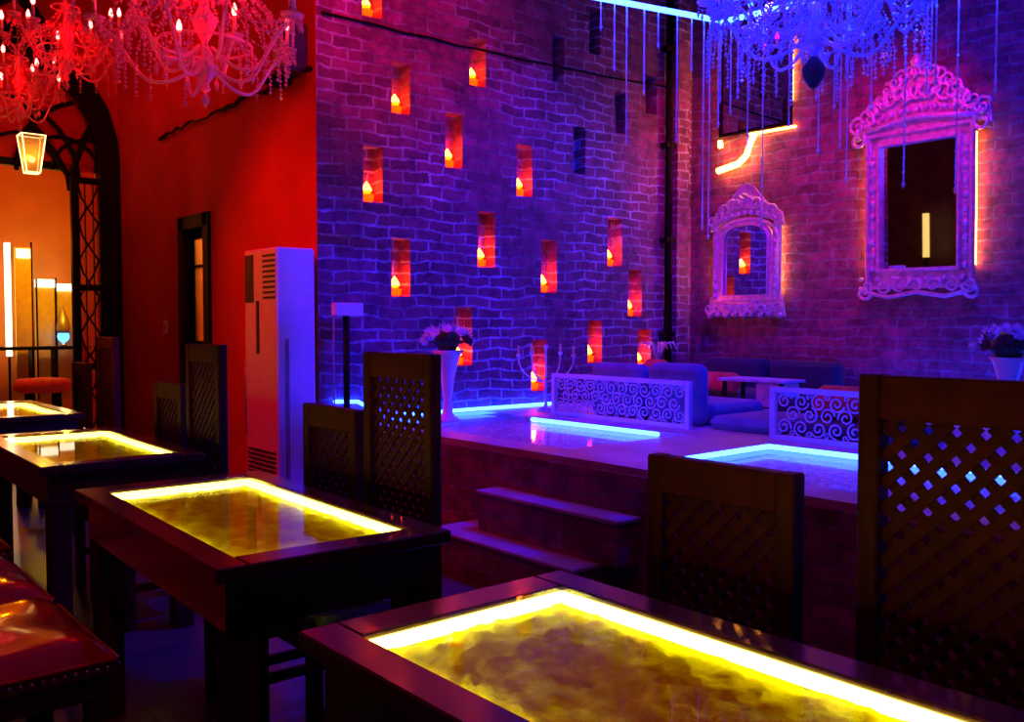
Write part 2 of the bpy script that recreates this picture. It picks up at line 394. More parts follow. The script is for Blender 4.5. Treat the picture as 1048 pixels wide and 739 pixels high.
# dark arch frame with carved tracery, plus the glazed door leaf standing in it
t = thing('arch_frame', 'dark timber arch frame with curved tracery around the opening to the orange room', 'arch', (0,0,0))
inner = arch_pts(ax0+.2, ax1-.2, asp, aap-.24); fr = MB()
for k in range(len(ap)-1):
    a,b = ap[k],ap[k+1]; c,d = inner[k+1],inner[k]
    fr.prism([a,b,c,d],1,YE-.05,YE+.12)
fr.build('arch_surround', M['black'], t)
MB().box((ax1-.2,YE-.05,0),(ax1,YE+.12,asp)).build('jamb', M['black'], t)
MB().box((ax0,YE-.05,0),(ax0+.2,YE+.12,asp)).build('jamb', M['black'], t)
tr = MB()
def arc(cx, cz, r, a0, a1, n=14): return [(cx+r*math.cos(a0+(a1-a0)*i/n), cz+r*math.sin(a0+(a1-a0)*i/n)) for i in range(n+1)]
def wire(mb, pts, y, r=.018): mb.tube([(p[0],y,p[1]) for p in pts], r, 6)
for cx in (2.05, 2.4, 2.66): wire(tr, arc(cx, 2.75, .36, .1, PI-.1), YE+.03)
wire(tr, arc(1.8,2.7,.75,.0,PI*.6), YE+.03, .022); wire(tr, arc(2.75,2.75,.75,PI*.6,PI), YE+.03, .022)
wire(tr, [(2.05,3.45),(2.2,3.1),(2.45,2.75),(2.47,2.6)], YE+.03,.03); wire(tr, [(2.75,3.4),(2.6,3.1),(2.5,2.8),(2.47,2.6)], YE+.03,.03)
tr.build('tracery', M['black'], t)
fl = MB(); hp = [p for p in arch_pts(ax0+.15, ax1-.15, asp, aap-.2)]
fl.prism([(ax0+.15,2.86)]+[p for p in hp if p[1]>2.87]+[(ax1-.15,2.86)],1,YE+.12,YE+.16); fl.build('fanlight_board', M['redwall'], t)
MB().box((ax0+.15,YE+.08,2.80),(ax1-.2,YE+.17,2.87)).build('transom', M['black'], t)
def fan_mb():
    mb = MB(); y = YE+.06
    pts = [p for p in arch_pts(2.1, ax1-.24, 2.9, 3.5)]
    mb.prism([(2.2,3.35),(2.5,2.72),(2.7,2.72),(2.72,3.25),(2.5,3.6)],1,y,y+.012); return mb
fan_mb().build('fanlight_pane', M['redglass'], t)

d = thing('door_2', 'tall open door leaf of dark curved ironwork over red stained glass', 'door', (0,0,0))
d['kind'] = 'structure'
lx0, lx1 = 2.44, 2.73
MB().box((lx0,YE-.12,.02),(lx0+.07,YE-.06,2.72)).build('stile', M['black'], d)
MB().box((lx1-.035,YE-.12,.02),(lx1,YE-.06,2.72)).build('stile', M['black'], d)
b = MB()
for z in (.02,.85,1.62,2.66): b.box((lx0+.07,YE-.11,z),(lx1-.035,YE-.07,z+.06))
b.build('rail', M['black'], d)
b = MB()
for k in range(7):
    z0 = .12+k*.36
    wire(b, [(lx0+.07,z0),(lx0+.12,z0+.1),(lx0+.19,z0+.2),(lx1-.04,z0+.36)], YE-.09,.009)
    wire(b, [(lx1-.04,z0),(lx0+.17,z0+.12),(lx0+.10,z0+.24),(lx0+.07,z0+.36)], YE-.09,.009)
for x in (lx0+.125, lx0+.2): b.box((x,YE-.095,.1),(x+.01,YE-.083,2.66))
b.build('grille', M['black'], d)
MB().box((lx0+.06,YE-.075,.06),(lx1-.03,YE-.068,2.7)).build('pane', M['redglass'], d)

# narrow door in plaster wall
d = thing('door_1', 'narrow dark door with a slim lit glass pane in the red wall', 'door', (0,0,0)); d['kind']='structure'
f = MB().box((XR-.03,sy0-.02,0),(XR+.1,sy0+.09,sz1+.05)).box((XR-.03,sy1-.09,0),(XR+.1,sy1+.02,sz1+.05)).box((XR-.03,sy0,sz1-.06),(XR+.1,sy1,sz1+.05))
f.build('door_frame', M['black'], d)
MB().box((XR+.05,sy0+.09,0),(XR+.09,sy1-.09,1.15)).box((XR+.05,sy0+.09,1.15),(XR+.09,sy0+.14,2.1)).box((XR+.05,sy1-.14,1.15),(XR+.09,sy1-.09,2.1)).box((XR+.05,sy0+.09,2.02),(XR+.09,sy1-.09,2.1)).box((XR+.05,sy0+.09,1.78),(XR+.085,sy1-.09,1.80)).build('leaf', M['black'], d)
MB().box((XR+.06,sy0+.14,1.15),(XR+.075,sy1-.14,2.02)).build('pane', M['yglass'], d)
# corridor recess behind the door with its own lamp
struct('wall_corridor', MB().box((XR+.9,sy0-.5,0),(XR+.95,sy1+.5,2.6)).box((XR+.15,sy0-.5,0),(XR+.95,sy0-.45,2.6)).box((XR+.15,sy1+.45,0),(XR+.95,sy1+.5,2.6)).box((XR+.15,sy0-.5,2.6),(XR+.95,sy1+.5,2.65)), M['orangewall'])

# platform and steps
struct('floor_platform', MB().box((3.10,YW,0),(3.30,-2.2,ZP)).box((4.26,YW,0),(XW,-2.2,ZP)).box((3.30,3.49,0),(4.26,2.80,ZP)).box((3.30,YW,0),(4.26,3.49,ZP-.07)).box((3.30,2.80,0),(4.26,-2.2,ZP-.07)), M['stone'])
rb = MB().box((3.085,-2.2,0),(3.10,YW,ZP-.035)); struct('trim_1', rb, M['bricky'])
s = thing('brick_step', 'lower brick step with blue lit tread in front of the raised platform', 'step', (0,0,0), 0, None)
MB().box((2.775,2.9,0),(3.085,4.0,HR-.02)).build('riser', M['bricky'], s); MB().box((2.765,2.89,HR-.02),(3.085,4.0,HR),.004).build('tread', M['stone'], s)
s = thing('brick_step', 'upper brick step with blue lit tread against the raised platform', 'step', (0,0,0))
MB().box((2.935,2.78,HR+.001),(3.085,3.78,2*HR-.02)).build('riser', M['bricky'], s); MB().box((2.925,2.77,2*HR-.02),(3.085,3.79,2*HR),.004).build('tread', M['stone'], s)

def pit(label, y0, y1):
    t = thing('glass_floor_panel', label, 'floor panel', (3.78,(y0+y1)/2,ZP-.07), 0, None)
    ox, oy, oz = t.location
    MB().box((3.30-ox,y0-oy,.001),(4.26-ox,y1-oy,.035)).build('pebble_bed', M['peb'], t)
    MB().box((3.302-ox,y0+.002-oy,.056),(4.258-ox,y1-.002-oy,.069)).build('glass', M['tglass'], t)
    return t
pit('lit glass floor panel over pale pebbles, left of the steps in the platform', 3.49, YW-.02)
pit('lit glass floor panel over pale pebbles, right of the steps in the platform', 0.0, 2.80)

def led(label, pts, r=.013, mat='ledB', name='led_strip'):
    o = MB().tube(pts, r, 8).build(name, M[mat]); tag(o, label, 'light strip'); return o
zl = ZP+.013
led('cyan glowing light strip along the foot of the niche wall', [(3.02,YW-.03,.775),(3.2,YW-.035,.765),(3.32,YW-.04,.70),(3.42,YW-.04,zl+.01),(3.6,YW-.045,zl),(4.2,YW-.045,zl+.002),(5.0,YW-.045,zl)])
led('cyan glowing light strip on the glass floor before the larger scroll screen', [(4.06,4.64,zl),(4.065,4.2,zl),(4.07,3.53,zl)])
led('short cyan light strip running back along the right glass floor panel', [(3.42,2.80,zl),(4.10,2.81,zl)])
led('long cyan strip along the rear of the right glass floor panel', [(4.115,2.81,zl),(4.12,2.3,zl),(4.12,.2,zl)])
led('cyan light strip on the platform behind the right scroll screen', [(6.44,3.70,zl),(6.44,.6,zl)])

# ------------------------------------------------------------ niche candles
def make_candle():
    t = thing('votive_candle', '', 'candle')
    MB().lathe([(.030,0),(.036,.004),(.042,.062),(.039,.062),(.033,.006),(0.0001,.006)], n=14).build('glass_cup', M['amber'], t)
    MB().lathe([(.0001,.007),(.032,.007),(.037,.045),(.0001,.05)], n=12).build('wax', M['waxglow'], t)
    MB().lathe([(.0001,.046),(.018,.052),(.026,.066),(.023,.082),(.010,.104),(.0001,.12)], n=10).build('flame', M['flame'], t)
    return t
candle_scale = 1.2
cl = ['leftmost mid-height niche, beside the red wall edge','high niche above the leftmost candle, only a small glow','niche just right of and above the leftmost candle',
 'highest visible small glow niche near the middle','middle upper niche level with the leftmost candle','niche left of the wall centre',
 'lower left niche above the white box on its pole','niche right of centre, below the dark niche','niche partly behind the pink flowers',
 '','','','','upper right niche near the dark pipe','right niche below the upper right one','low niche above the left end of the blue sofa','low niche nearest the dark pipe above the blue sofa','low niche behind the candelabrum','niche cut by the top edge of the photo']
c0 = None; lights = []
for i, (x0,x1,z0,z1,lit) in enumerate(niche):
    if not lit: continue
    lab = 'small flame glowing in the ' + cl[i]
    if lit == 2 and i == 18: pass
    p = (x0+.062, YW+.062, z0+.0005)
    if c0 is None: c0 = make_candle(); c0.location = p; c0.scale = (1.4,1.4,1.25); c0['label'] = lab
    else: dup(c0, p, lab)
    bpy.context.view_layer.update()
    lights.append(((x0+.075, YW+.06, z0+.135), (3.4 if lit == 1 else .8)))
for o in list(col.objects):
    if o.name.startswith('votive_candle'): o['group'] = 'candles in the wall niches'
def plight(name, loc, e, c, r=.05):
    l = bpy.data.lights.new(name, 'POINT'); l.energy = e; l.color = c; l.shadow_soft_size = r
    o = bpy.data.objects.new(name, l); o.location = loc; col.objects.link(o); return o
for p, e in lights: plight('candle_light', p, e*.8, (1,.015,.008), .015)

# ------------------------------------------------------------ tables
TW, TL = .64, 1.27          # outer
GW, GL = .482, 1.085        # glass
def make_table():
    t = thing('glass_top_table', '', 'table')
    a,b,c,d_ = TW/2, TL/2, GW/2, GL/2
    m = MB(); Z0, Z1 = .715, .75
    m.box((-a,-b,Z0),(-c,b,Z1),.004).box((c,-b,Z0),(a,b,Z1),.004).box((-c,-b,Z0),(c,-d_,Z1),.004).box((-c,d_,Z0),(c,b,Z1),.004)
    m.build('table_top', M['wood'], t)
    m = MB(); g = .035
    m.box((-a+g,-b+g,.59),(-a+g+.03,b-g,Z0)).box((a-g-.03,-b+g,.59),(a-g,b-g,Z0)).box((-a+g+.03,-b+g,.59),(a-g-.03,-b+g+.03,Z0)).box((-a+g+.03,b-g-.03,.59),(a-g-.03,b-g,Z0))
    m.build('apron', M['wood'], t)
    for sx in (-1,1):
        for sy in (-1,1):
            x = sx*(a-g-.045); y = sy*(b-g-.045)
            MB().box((x-.04,y-.04,0),(x+.04,y+.04,.59),.005).build('leg', M['woodz'], t)
    # straw bed
    m = MB(); nx, ny = 22, 50; vs = []
    rnd = random.Random(3)
    for j in range(ny+1):
        for i in range(nx+1):
            vs.append((-c+.003+(GW-.006)*i/nx, -d_+.003+(GL-.006)*j/ny, .711+rnd.uniform(-.004,.006)))
    fs = [(j*(nx+1)+i, j*(nx+1)+i+1, (j+1)*(nx+1)+i+1, (j+1)*(nx+1)+i) for j in range(ny) for i in range(nx)]
    m.add(vs, fs, True); m.build('straw_bed', M['gold'], t)
    MB().box((-c,-d_,.697),(c,d_,.702)).build('bed_tray', M['wood'], t)
    for q in (MB().box((c-.006,-d_,.7125),(c-.0005,d_,.7385)), MB().box((-c+.0005,-d_,.7125),(-c+.006,d_,.7385)),
              MB().box((-c+.006,d_-.006,.712),(c-.006,d_-.0005,.7385)), MB().box((-c+.006,-d_+.0005,.712),(c-.006,-d_+.006,.7385))):
        q.build('led_strip', M['ledY'], t)
    MB().box((-c+.001,-d_+.001,.7415),(c-.001,d_-.001,.7495)).build('glass', M['tglass'], t)
    return t
tb = make_table(); tb.location = (1.062,.850,0); tb['label'] = 'nearest dark wooden table with yellow lit glass top, bottom right'
tb['group'] = 'glass-top tables'
XT = 1.115
dup(tb, (XT+.01,2.60,0), 'second nearest dark table with yellow lit glass top, before the tall lattice chair', -.025)
dup(tb, (XT+.06,4.46,0), 'third dark table with yellow lit glass top, at the left edge', -.01)
dup(tb, (XT+.14,6.62,0), 'farthest dark table with yellow lit glass top, cut by the left edge', .02)

# ------------------------------------------------------------ chairs (face -x; origin on floor under the back)
def lattice(mb, y0, y1, z0, z1, x, sp=.0350, w=.0205, d=.005):
    for sgn, xo in ((1,-d/2),(-1,d/2)):
        W, Hh = y1-y0, z1-z0
        n = int((W+Hh)/(sp*math.sqrt(2)))+2
        for k in range(n):
            cst = k*sp*math.sqrt(2)+.012
            # line  u + v = cst  (u along y, v along z); mirror for sgn
            pts = []
            u0 = max(0, cst-Hh); u1 = min(W, cst)
            if u1-u0 < .012: continue
            a = (u0, cst-u0); b_ = (u1, cst-u1)
            f = (lambda u: y0+u) if sgn == 1 else (lambda u: y1-u)
            mb.obar((x+xo, f(a[0]), z0+a[1]), (x+xo, f(b_[0]), z0+b_[1]), w, d, (1,0,0))
def make_chair(h, w, name, lat0=.56, ins=0):
    t = thing(name, '', 'chair')
    st = .042
    for sy in (-1,1):
        y = sy*(w/2-st/2)
        MB().box((-.022,y-st/2,0),(.022,y+st/2,h-.06 if False else h),.004).build('stile', M['woodz'], t)
    yi = w/2-st
    MB().box((-.02,-yi,h-.082),(.02,yi,h-.001),.003).build('top_rail', M['cane'], t)
    MB().box((-.018,-yi,lat0-.05),(.018,yi,lat0),.003).build('lower_rail', M['cane'], t)
    m = MB(); lattice(m, -yi, yi, lat0, h-.082, 0); m.build('lattice_panel', M['cane'], t)
    for sy in (-1,1):
        y = sy*(w/2-.022-ins)
        MB().box((-.43,y-.02,0),(-.39,y+.02,.40),.003).build('leg', M['woodz'], t)
    MB().box((-.43,-w/2+.002+ins,.36),(-.022,w/2-.002-ins,.41),.004).build('seat_frame', M['woodz'], t)
    MB().box((-.425,-w/2+.012+ins,.41),(-.03,w/2-.012-ins,.46),.018).build('seat_cushion', M['leather'], t)
    for sy in (-1,1):
        y = sy*(w/2-.022-ins); MB().box((-.39,y-.011,.16),(-.022,y+.011,.19)).build('stretcher', M['woodz'], t)
    return t
tall = make_chair(1.205, .40, 'tall_lattice_chair'); short = make_chair(1.0, .385, 'lattice_chair', ins=.046)
XC = 1.625
tall.location = (XC,.700,0); tall['label'] = 'nearest tall dark chair with diamond lattice back, cut by the right edge'
short.location = (XC-.02,1.215,0); short['label'] = 'shorter lattice-back chair at the nearest table, in front of the steps'
tall['group'] = 'tall lattice-back chairs'; short['group'] = 'shorter lattice-back chairs'
dup(tall, (XC,2.505,0), 'tall lattice-back chair at the second table, before the pink flowers')
dup(short, (XC,2.955,0), 'shorter lattice-back chair at the second table, right of the air conditioner')
dup(tall, (XC,4.145,0), 'tall dark lattice-back chair at the third table, left of the air conditioner')
dup(short, (XC+.02,4.66,0), 'shorter dark chair at the third table, below the wall switch')
dup(tall, (1.97,6.83,0), 'tall dark chair at the farthest table, beside the arch frame')
dup(short, (1.97,7.50,0), 'shorter dark chair at the farthest table, before the open door leaf')

# ------------------------------------------------------------ red leather benches at the left
def make_bench(L_, label, loc, arm=False):
    t = thing('leather_bench', label, 'bench', loc)
    w = .50
    n, m_ = 14, 22; vs = []; mb = MB()
    for j in range(m_+1):
        for i in range(n+1):
            u, v = i/n, j/m_
            e = min(u,1-u,)*n/2.2; g = min(v,1-v)*m_/2.2
            z = .405 + .055*min(1,e)**.5*min(1,g)**.5 + .006*math.sin(u*9)*math.sin(v*L_*16)
            vs.append((-w+w*u, L_*v, z))
    mb.add(vs, [(j*(n+1)+i, j*(n+1)+i+1, (j+1)*(n+1)+i+1, (j+1)*(n+1)+i) for j in range(m_) for i in range(n)], True)
    mb.box((-w,0,.37),(0,L_,.405))
    mb.build('seat_cushion', M['redleather'], t)
    tr = MB()
    x = -w+.01
    while x < -.005: tr.ball((x,-.006,.385),.009,6,4); x += .026
    y = .01
    while y < L_: tr.ball((.006,y,.385),.009,6,4); y += .026
    tr.build('stud_trim', M['chrome'], t)
    MB().tube([(-w,-.006,.405),(-.004,-.006,.405),(.006,.006,.405),(.006,L_,.405)], .006, 6).build('piping', M['redleather'], t)
    MB().box((-w+.01,.01,.30),(-.01,L_-.01,.368),.004).build('seat_frame', M['wood'], t)
    for x in (-w+.03,-.05):
        for y in (.03, L_-.05): MB().box((x-.02,y-.01,0),(x+.02,y+.03,.30),.004).build('leg', M['woodz'], t)
    MB().box((-w+.05,.015,.13),(-.07,.04,.165)).build('stretcher', M['woodz'], t)
    return t
make_bench(.60, 'glossy red leather seat with studded edge, nearest at the left edge', (.735,2.53,0))
make_bench(.60, 'glossy red leather seat behind the studded nearest one at the left edge', (.735,3.20,0))
make_bench(.55, 'red leather seat beside the third table, near the left edge', (.78,4.05,0))

# ------------------------------------------------------------ air conditioner
t = thing('air_conditioner', 'tall white floor-standing air conditioner lit red in front and blue on its side', 'air conditioner', (2.735,5.685,0))
MB().box((-.135,-.245,.03),(.135,.245,1.79),.012).build('cabinet', M['acw'], t)
MB().box((-.12,-.23,0),(.12,.23,.03)).build('plinth', M['acd'], t)
m = MB()
for k in range(9): m.box((-.139,-.225,1.46+k*.034),(-.133,-.045,1.475+k*.034))
m.build('outlet_louvres', M['acd'], t)
MB().box((-.141,.10,1.44),(-.134,.225,1.755)).build('vent_recess', M['acd'], t)
MB().box((-.141,.02,1.10),(-.134,.055,1.45)).build('display_strip', M['acd'], t)
m = MB()
for k in range(6): m.box((-.139,-.21,.30+k*.03),(-.134,.21,.315+k*.03))
m.build('intake_grille', M['acd'], t)
MB().tube([(-.145,.222,.55),(-.145,.222,1.05)], .006, 6).build('edge_trim', M['chrome'], t)
MB().box((-.08,-.251,.06),(-.055,-.244,1.2)).build('side_seam', M['acg'], t)

# wall switch
t = thing('wall_switch', 'small pale switch plate on the red wall above the short chair', 'switch', (XR,8.36,1.27))
MB().box((-.012,-.05,-.06),(0,.05,.06),.003).build('plate', M['acw'], t); MB().box((-.018,-.02,-.025),(-.011,.02,.025)).build('rocker', M['acg'], t)

# cable run on plaster wall, wire on brick wall
rnd = random.Random(5)
pts = [(XR-.03, YW+.02+k*.11, 2.97+rnd.uniform(-.02,.02)) for k in range(27)]
o = MB().tube(pts, [.013+rnd.uniform(-.005,.008) for _ in pts], 7).build('cable_run', M['black']); tag(o, 'dark uneven cable run crossing the red wall below the chandelier', 'cable')
pts = [(XR+.04+(6.42-XR)*k/16, YW-.012, 3.35+.08*k/16-.03*math.sin(PI*k/16)+rnd.uniform(-.006,.006)) for k in range(17)]
o = MB().tube(pts, .009, 6).build('wall_wire', M['black']); tag(o, 'thin black wire strung across the top of the brick niche wall', 'wire')
t = thing('wall_speaker', 'small dark loudspeaker with bundled cable, high on the red wall by the brick corner', 'speaker', (XR-.1,5.67,3.12))
MB().box((-.08,-.09,-.15),(.09,.09,.16),.012).build('cabinet', M['acd'], t); MB().box((-.086,-.07,-.12),(-.078,.07,.12)).build('grille', M['acg'], t)
MB().box((.08,-.03,-.03),(.1,.03,.03)).build('bracket', M['black'], t)
MB().ball((.0,.19,-.17),.10,12,8,.45).build('cable_loop', M['black'], t)
# pipe
t = thing('drain_pipe', 'dark vertical pipe with brackets on the brick wall left of the corner', 'pipe', (6.40,YW-.055,0))
MB().tube([(0,0,ZP),(0,0,ZC)], .035, 12).build('pipe', M['black'], t)
for z in (1.2,2.05,2.9,3.75): MB().box((-.06,-.03,z-.02),(.06,.055,z+.02)).build('bracket', M['black'], t)
# corner pilaster
struct('trim_2', MB().box((6.50,YW-.07,ZP),(6.66,YW,ZC)), M['brickx'])

# white box on pole
t = thing('box_stand', 'white box on a slim dark pole before the niche wall, left', 'stand', (3.13,5.36,0))
o1 = MB().box((-.095,-.03,1.35),(.115,.03,1.435),.006).build('white_box', M['acw'], t)
MB().tube([(0,0,.03),(0,0,1.35)], .022, 10).build('pole', M['black'], t)
MB().tube([(-.09,0,1.36),(-.09,.01,1.0),(-.085,.0,.5),(-.02,0,.05)], .006, 6).build('cable', M['acg'], t)
MB().lathe([(.0001,0),(.11,0),(.11,.02),(.02,.035),(.0001,.035)], n=16).build('base', M['black'], t)
t.location = (3.02,5.30,0)

# ------------------------------------------------------------ scroll screens on platform
def spiral(mb, y, z, r, a0, sgn, turns=1.35, rr=.0055):
    pts = []; n = 20
    for i in range(n+1):
        s_ = i/n; a = a0+sgn*turns*2*PI*s_; q = r*(1-.82*s_)
        pts.append((0, y+q*math.cos(a), z+q*math.sin(a)))
    mb.tube(pts, rr, 5)
def screen(label, y0, y1, h, x):
    t = thing('scroll_screen', label, 'screen', (x, y0, ZP))
    W = y1-y0
    for y in (0, W-.035): MB().box((-.018,y,0),(.018,y+.035,h),.003).build('post', M['jali'], t)
    MB().box((-.02,.035,h-.03),(.02,W-.035,h),.003).build('top_rail', M['jali'], t)
    MB().box((-.016,.035,.0),(.016,W-.035,.028),.003).build('bottom_rail', M['jali'], t)
    m = MB(); rnd = random.Random(4); nn = int((W-.07)/.098); dy = (W-.07)/nn; R_ = .047
    for j, zc_ in enumerate((.077, .150, .223)):
        for i in range(nn + (0 if j % 2 == 0 else -1)):
            cy = .035+dy*(i+.5+(.5 if j % 2 else 0))
            spiral(m, cy, zc_, R_, rnd.choice((0,PI/2,PI,-PI/2))+rnd.uniform(-.4,.4), 1 if (i+j)%2 else -1, 1.5)
    for i in range(nn+1):
        for zc_ in (.042, .258):
            spiral(m, min(max(.035+dy*i,.058),W-.058), zc_, .02, rnd.uniform(0,6), 1 if i%2 else -1, 1.2, .004)
    m.build('scrollwork', M['jali'], t)
    return t
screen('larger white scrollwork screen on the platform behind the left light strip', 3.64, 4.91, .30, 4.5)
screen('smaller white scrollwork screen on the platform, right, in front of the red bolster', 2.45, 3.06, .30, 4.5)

# ------------------------------------------------------------ seating on platform
def cushion(mb, a, b, r=.03): mb.box(a, b, r)
def soft(name, a, b, mat, parent=None, r=.04):
    c = [(a[i]+b[i])/2 for i in range(3)]
    o = MB().box([a[i]-c[i]*0 for i in range(3)], b, r).build(name, M[mat], parent)
    bv = o.modifiers.new('round', 'BEVEL'); bv.width = r*.5; bv.segments = 3
    for p in o.data.polygons: p.use_smooth = True
    return o
t = thing('low_sofa', 'low blue sofa with its back to the larger scroll screen', 'sofa', (4.62,3.66,ZP))
soft('seat', (.12,0,0),(.72,1.0,.14),'blue',t); soft('backrest',(0,0,0),(.12,.47,.40),'blue',t); soft('backrest',(0,.49,0),(.12,1.0,.385),'blue',t)
t = thing('low_sofa', 'long low navy sofa against the right brick wall under the mirrors', 'sofa', (6.10,3.86,ZP))
soft('seat', (-.1,0,0),(.45,1.32,.12),'navy',t); soft('backrest',(.45,0,0),(.62,.64,.355),'navy',t); soft('backrest',(.45,.66,0),(.62,1.32,.36),'navy',t)
t = thing('low_sofa', 'low blue mattress seat seen in the gap between the two scroll screens', 'sofa', (4.60,3.10,ZP))
soft('seat', (0,0,0),(.62,.50,.085),'blue',t); soft('side_pad',(.66,.0,0),(.8,.50,.17),'navy',t)
t = thing('low_sofa', 'low navy mattress seat under the long red bolster behind the smaller scroll screen', 'sofa', (4.62,2.35,ZP))
soft('seat', (0,0,0),(.62,.72,.085),'navy',t)
def bolster(label, c, L_, r, axis=1):
    t = thing('bolster', label, 'cushion', c)
    pr = [(.0001,-L_/2),(r*.35,-L_/2),(r*.8,-L_/2+.01),(r,-L_/2+.04),(r,L_/2-.04),(r*.8,L_/2-.01),(r*.35,L_/2),(.0001,L_/2)]
    o = MB().lathe(pr, n=18).build('roll', M['redfab'], t); o.rotation_euler = (PI/2,0,0)
    for s_ in (-1,1):
        e = MB().ball((0,0,s_*(L_/2+.008)),.018,8,5).build('end_button', M['redfab'], t); e.rotation_euler = (PI/2,0,0)
    return t
bolster('long red bolster seen through the smaller scroll screen', (4.98,2.74,ZP+.085+.105), .62, .10)
bolster('red bolster between the scroll screens, left of the pale blue drawer box', (5.95,4.55,ZP+.12+.08), .40, .075)
o = soft('red_cushion',(0,0,0),(.12,.26,.36),'redfab'); o.location=(5.6,4.30,ZP+.02); tag(o,'upright red cushion behind the blue sofa at the wall corner','cushion')
o.location = (5.80,4.98,ZP)
t = thing('side_table', 'low side table with pale top and pale blue drawer box between the scroll screens', 'table', (5.51,3.60,ZP))
MB().box((-.14,-.04,.25),(.14,.50,.27),.004).build('table_top', M['marble'], t)
MB().box((-.12,-.02,.08),(.10,.19,.25),.006).build('drawer_box', M['marble'], t)
for x in (-.11,.11):
    for y in (-.01,.46): MB().box((x-.012,y-.012,0),(x+.012,y+.012,.25)).build('leg', M['black'], t)

# ------------------------------------------------------------ candelabrum
t = thing('candelabrum', 'five-armed silver candelabrum beside the larger scroll screen', 'candelabrum', (4.62,5.12,ZP))
MB().lathe([(.0001,0),(.07,0),(.065,.012),(.02,.03),(.010,.06),(.014,.09),(.009,.13),(.012,.22),(.008,.26),(.008,.46),(.016,.48),(.018,.50),(.0001,.50)], n=12).build('stem', M['silver'], t)
for k, (s_, hh) in enumerate(((.11,.42),(-.11,.42),(.21,.40),(-.21,.40))):
    dirv = Vector((.50,-.62,0)).normalized()
    pts = [Vector((0,0,.22)) + dirv*s_*math.sin(PI/2*i/8) + Vector((0,0,(hh-.22)*(1-math.cos(PI/2*i/8)))) for i in range(9)]
    a = MB().tube(pts, .006, 6); a.lathe([(.006,0),(.016,.01),(.017,.03),(.0001,.03)], pts[-1], 10); a = a.build('arm', M['silver'], t)
    MB().tube([pts[-1]+Vector((0,0,.03)), pts[-1]+Vector((0,0,.09))], .009, 8).build('candle', M['wax'], a)

# ------------------------------------------------------------ flower vases
def flowers(label, loc, h, R):
    t = thing('flower_vase', label, 'vase', loc); rnd = random.Random(int(loc[0]*10))
    MB().lathe([(.0001,0),(.085,0),(.08,.015),(.035,.05),(.03,h*.3),(.045,h*.6),(.085,h*.92),(.11,h),(.10,h),(.0001,h*.9)], n=24).build('vase', M['ceramic'], t)
    for k in range(26):
        u = rnd.uniform(0,2*PI); ph = rnd.uniform(.0,1.35)
        # rim & dome of pale blossoms, more at back and rim
        x, y, z = R*math.sin(ph+.2)*math.cos(u), R*math.sin(ph+.2)*math.sin(u), h+.03+R*.75*math.cos(ph)
        m = MB()
        dirn = Vector((x,y,z-h)).normalized()
        for q in range(3):
            npet = 6-q; rr = .042-.011*q
            for pz in range(npet):
                a = 2*PI*pz/npet+q*.5
                uu = dirn.orthogonal().normalized(); ww = dirn.cross(uu)
                e = uu*math.cos(a)+ww*math.sin(a); f_ = dirn.cross(e)
                base = Vector((x,y,z))+dirn*.008*q
                m.add([base, base+e*rr*.6+f_*rr*.42+dirn*.012, base+e*rr+dirn*(.016+.01*q), base+e*rr*.6-f_*rr*.42+dirn*.012], [(0,1,2,3)], True)
        toward = Vector((-.64,-.77,0))
        front = Vector((x,y,0)).dot(toward) > R*.25 and z < h+R*.7
        m.build('rose' if front else 'blossom', M['dpetal'] if front else M['petal'], t)
    m = MB()
    for k in range(16):
        u = 2*PI*k/16; m.tube([(0,0,h*.8),(R*.5*math.cos(u),R*.5*math.sin(u),h+.05),(R*.95*math.cos(u),R*.95*math.sin(u),h+.06)], [.004,.014,.002], 5)
    m.ball((0,0,h+.07),R*.62,12,8,.8); m.build('foliage', M['leaf'], t)
    return t
flowers('tall white vase of pink and dark flowers behind the tall chair at the second table', (3.62,5.0,ZP), .48, .145)
flowers('tall white vase of pale and dark flowers, cut by the right edge', (5.75,2.27,ZP), .46, .17)
t = thing('small_ornament', 'small pink silver ornament of curled stems by the wall corner', 'ornament', (6.10,5.30,ZP))
MB().lathe([(.0001,0),(.06,0),(.05,.02),(.03,.1),(.06,.2),(.07,.28),(.04,.34),(.0001,.34)], n=14).build('pot', M['silver'], t)
m = MB()
for k in range(9):
    u = 2*PI*k/9; R_ = .10+.05*(k%2)
    m.tube([(0,0,.33),(R_*.5*math.cos(u),R_*.5*math.sin(u),.48),(R_*math.cos(u),R_*math.sin(u),.50),(R_*1.2*math.cos(u),R_*1.2*math.sin(u),.44)], .008, 5)
m.build('stems', M['silver'], t)

# ------------------------------------------------------------ mirrors on the right wall
def carved(mb, path, r, seed, bump=.5):
    # carved relief: overlapping leaf-like lumps along a path
    rnd = random.Random(seed)
    for p in path:
        s_ = r*rnd.uniform(.6,1.15)
        mb.ball((p[0]+rnd.uniform(-.008,.008), p[1], p[2]), s_, 7, 5, rnd.uniform(.7,1.3))
def ring_frame(mb, y0, y1, z0, z1, w, d):
    mb.box((-d,y0,z0),(0,y0+w,z1),.006).box((-d,y1-w,z0),(0,y1,z1),.006).box((-d,y0+w,z0),(0,y1-w,z0+w),.006).box((-d,y0+w,z1-w),(0,y1-w,z1),.006)
def leds_behind(t, W, H0, H1, seglist):
    for (a, b) in seglist: MB().tube([(.055,a[0],a[1]),(.055,b[0],b[1])], .010, 6).build('back_light', M['ledW'], t)
def scroll_leaf(mb, y, z, r, a0, sgn, x=-.05, th=.012):
    pts = []; rs = []
    for i in range(15):
        s_ = i/14; a = a0+sgn*1.25*2*PI*s_; q = r*(1-.8*s_)
        pts.append((x-.008*s_, y+q*math.cos(a), z+q*math.sin(a))); rs.append(th*(1-.45*s_))
    mb.tube(pts, rs, 6)
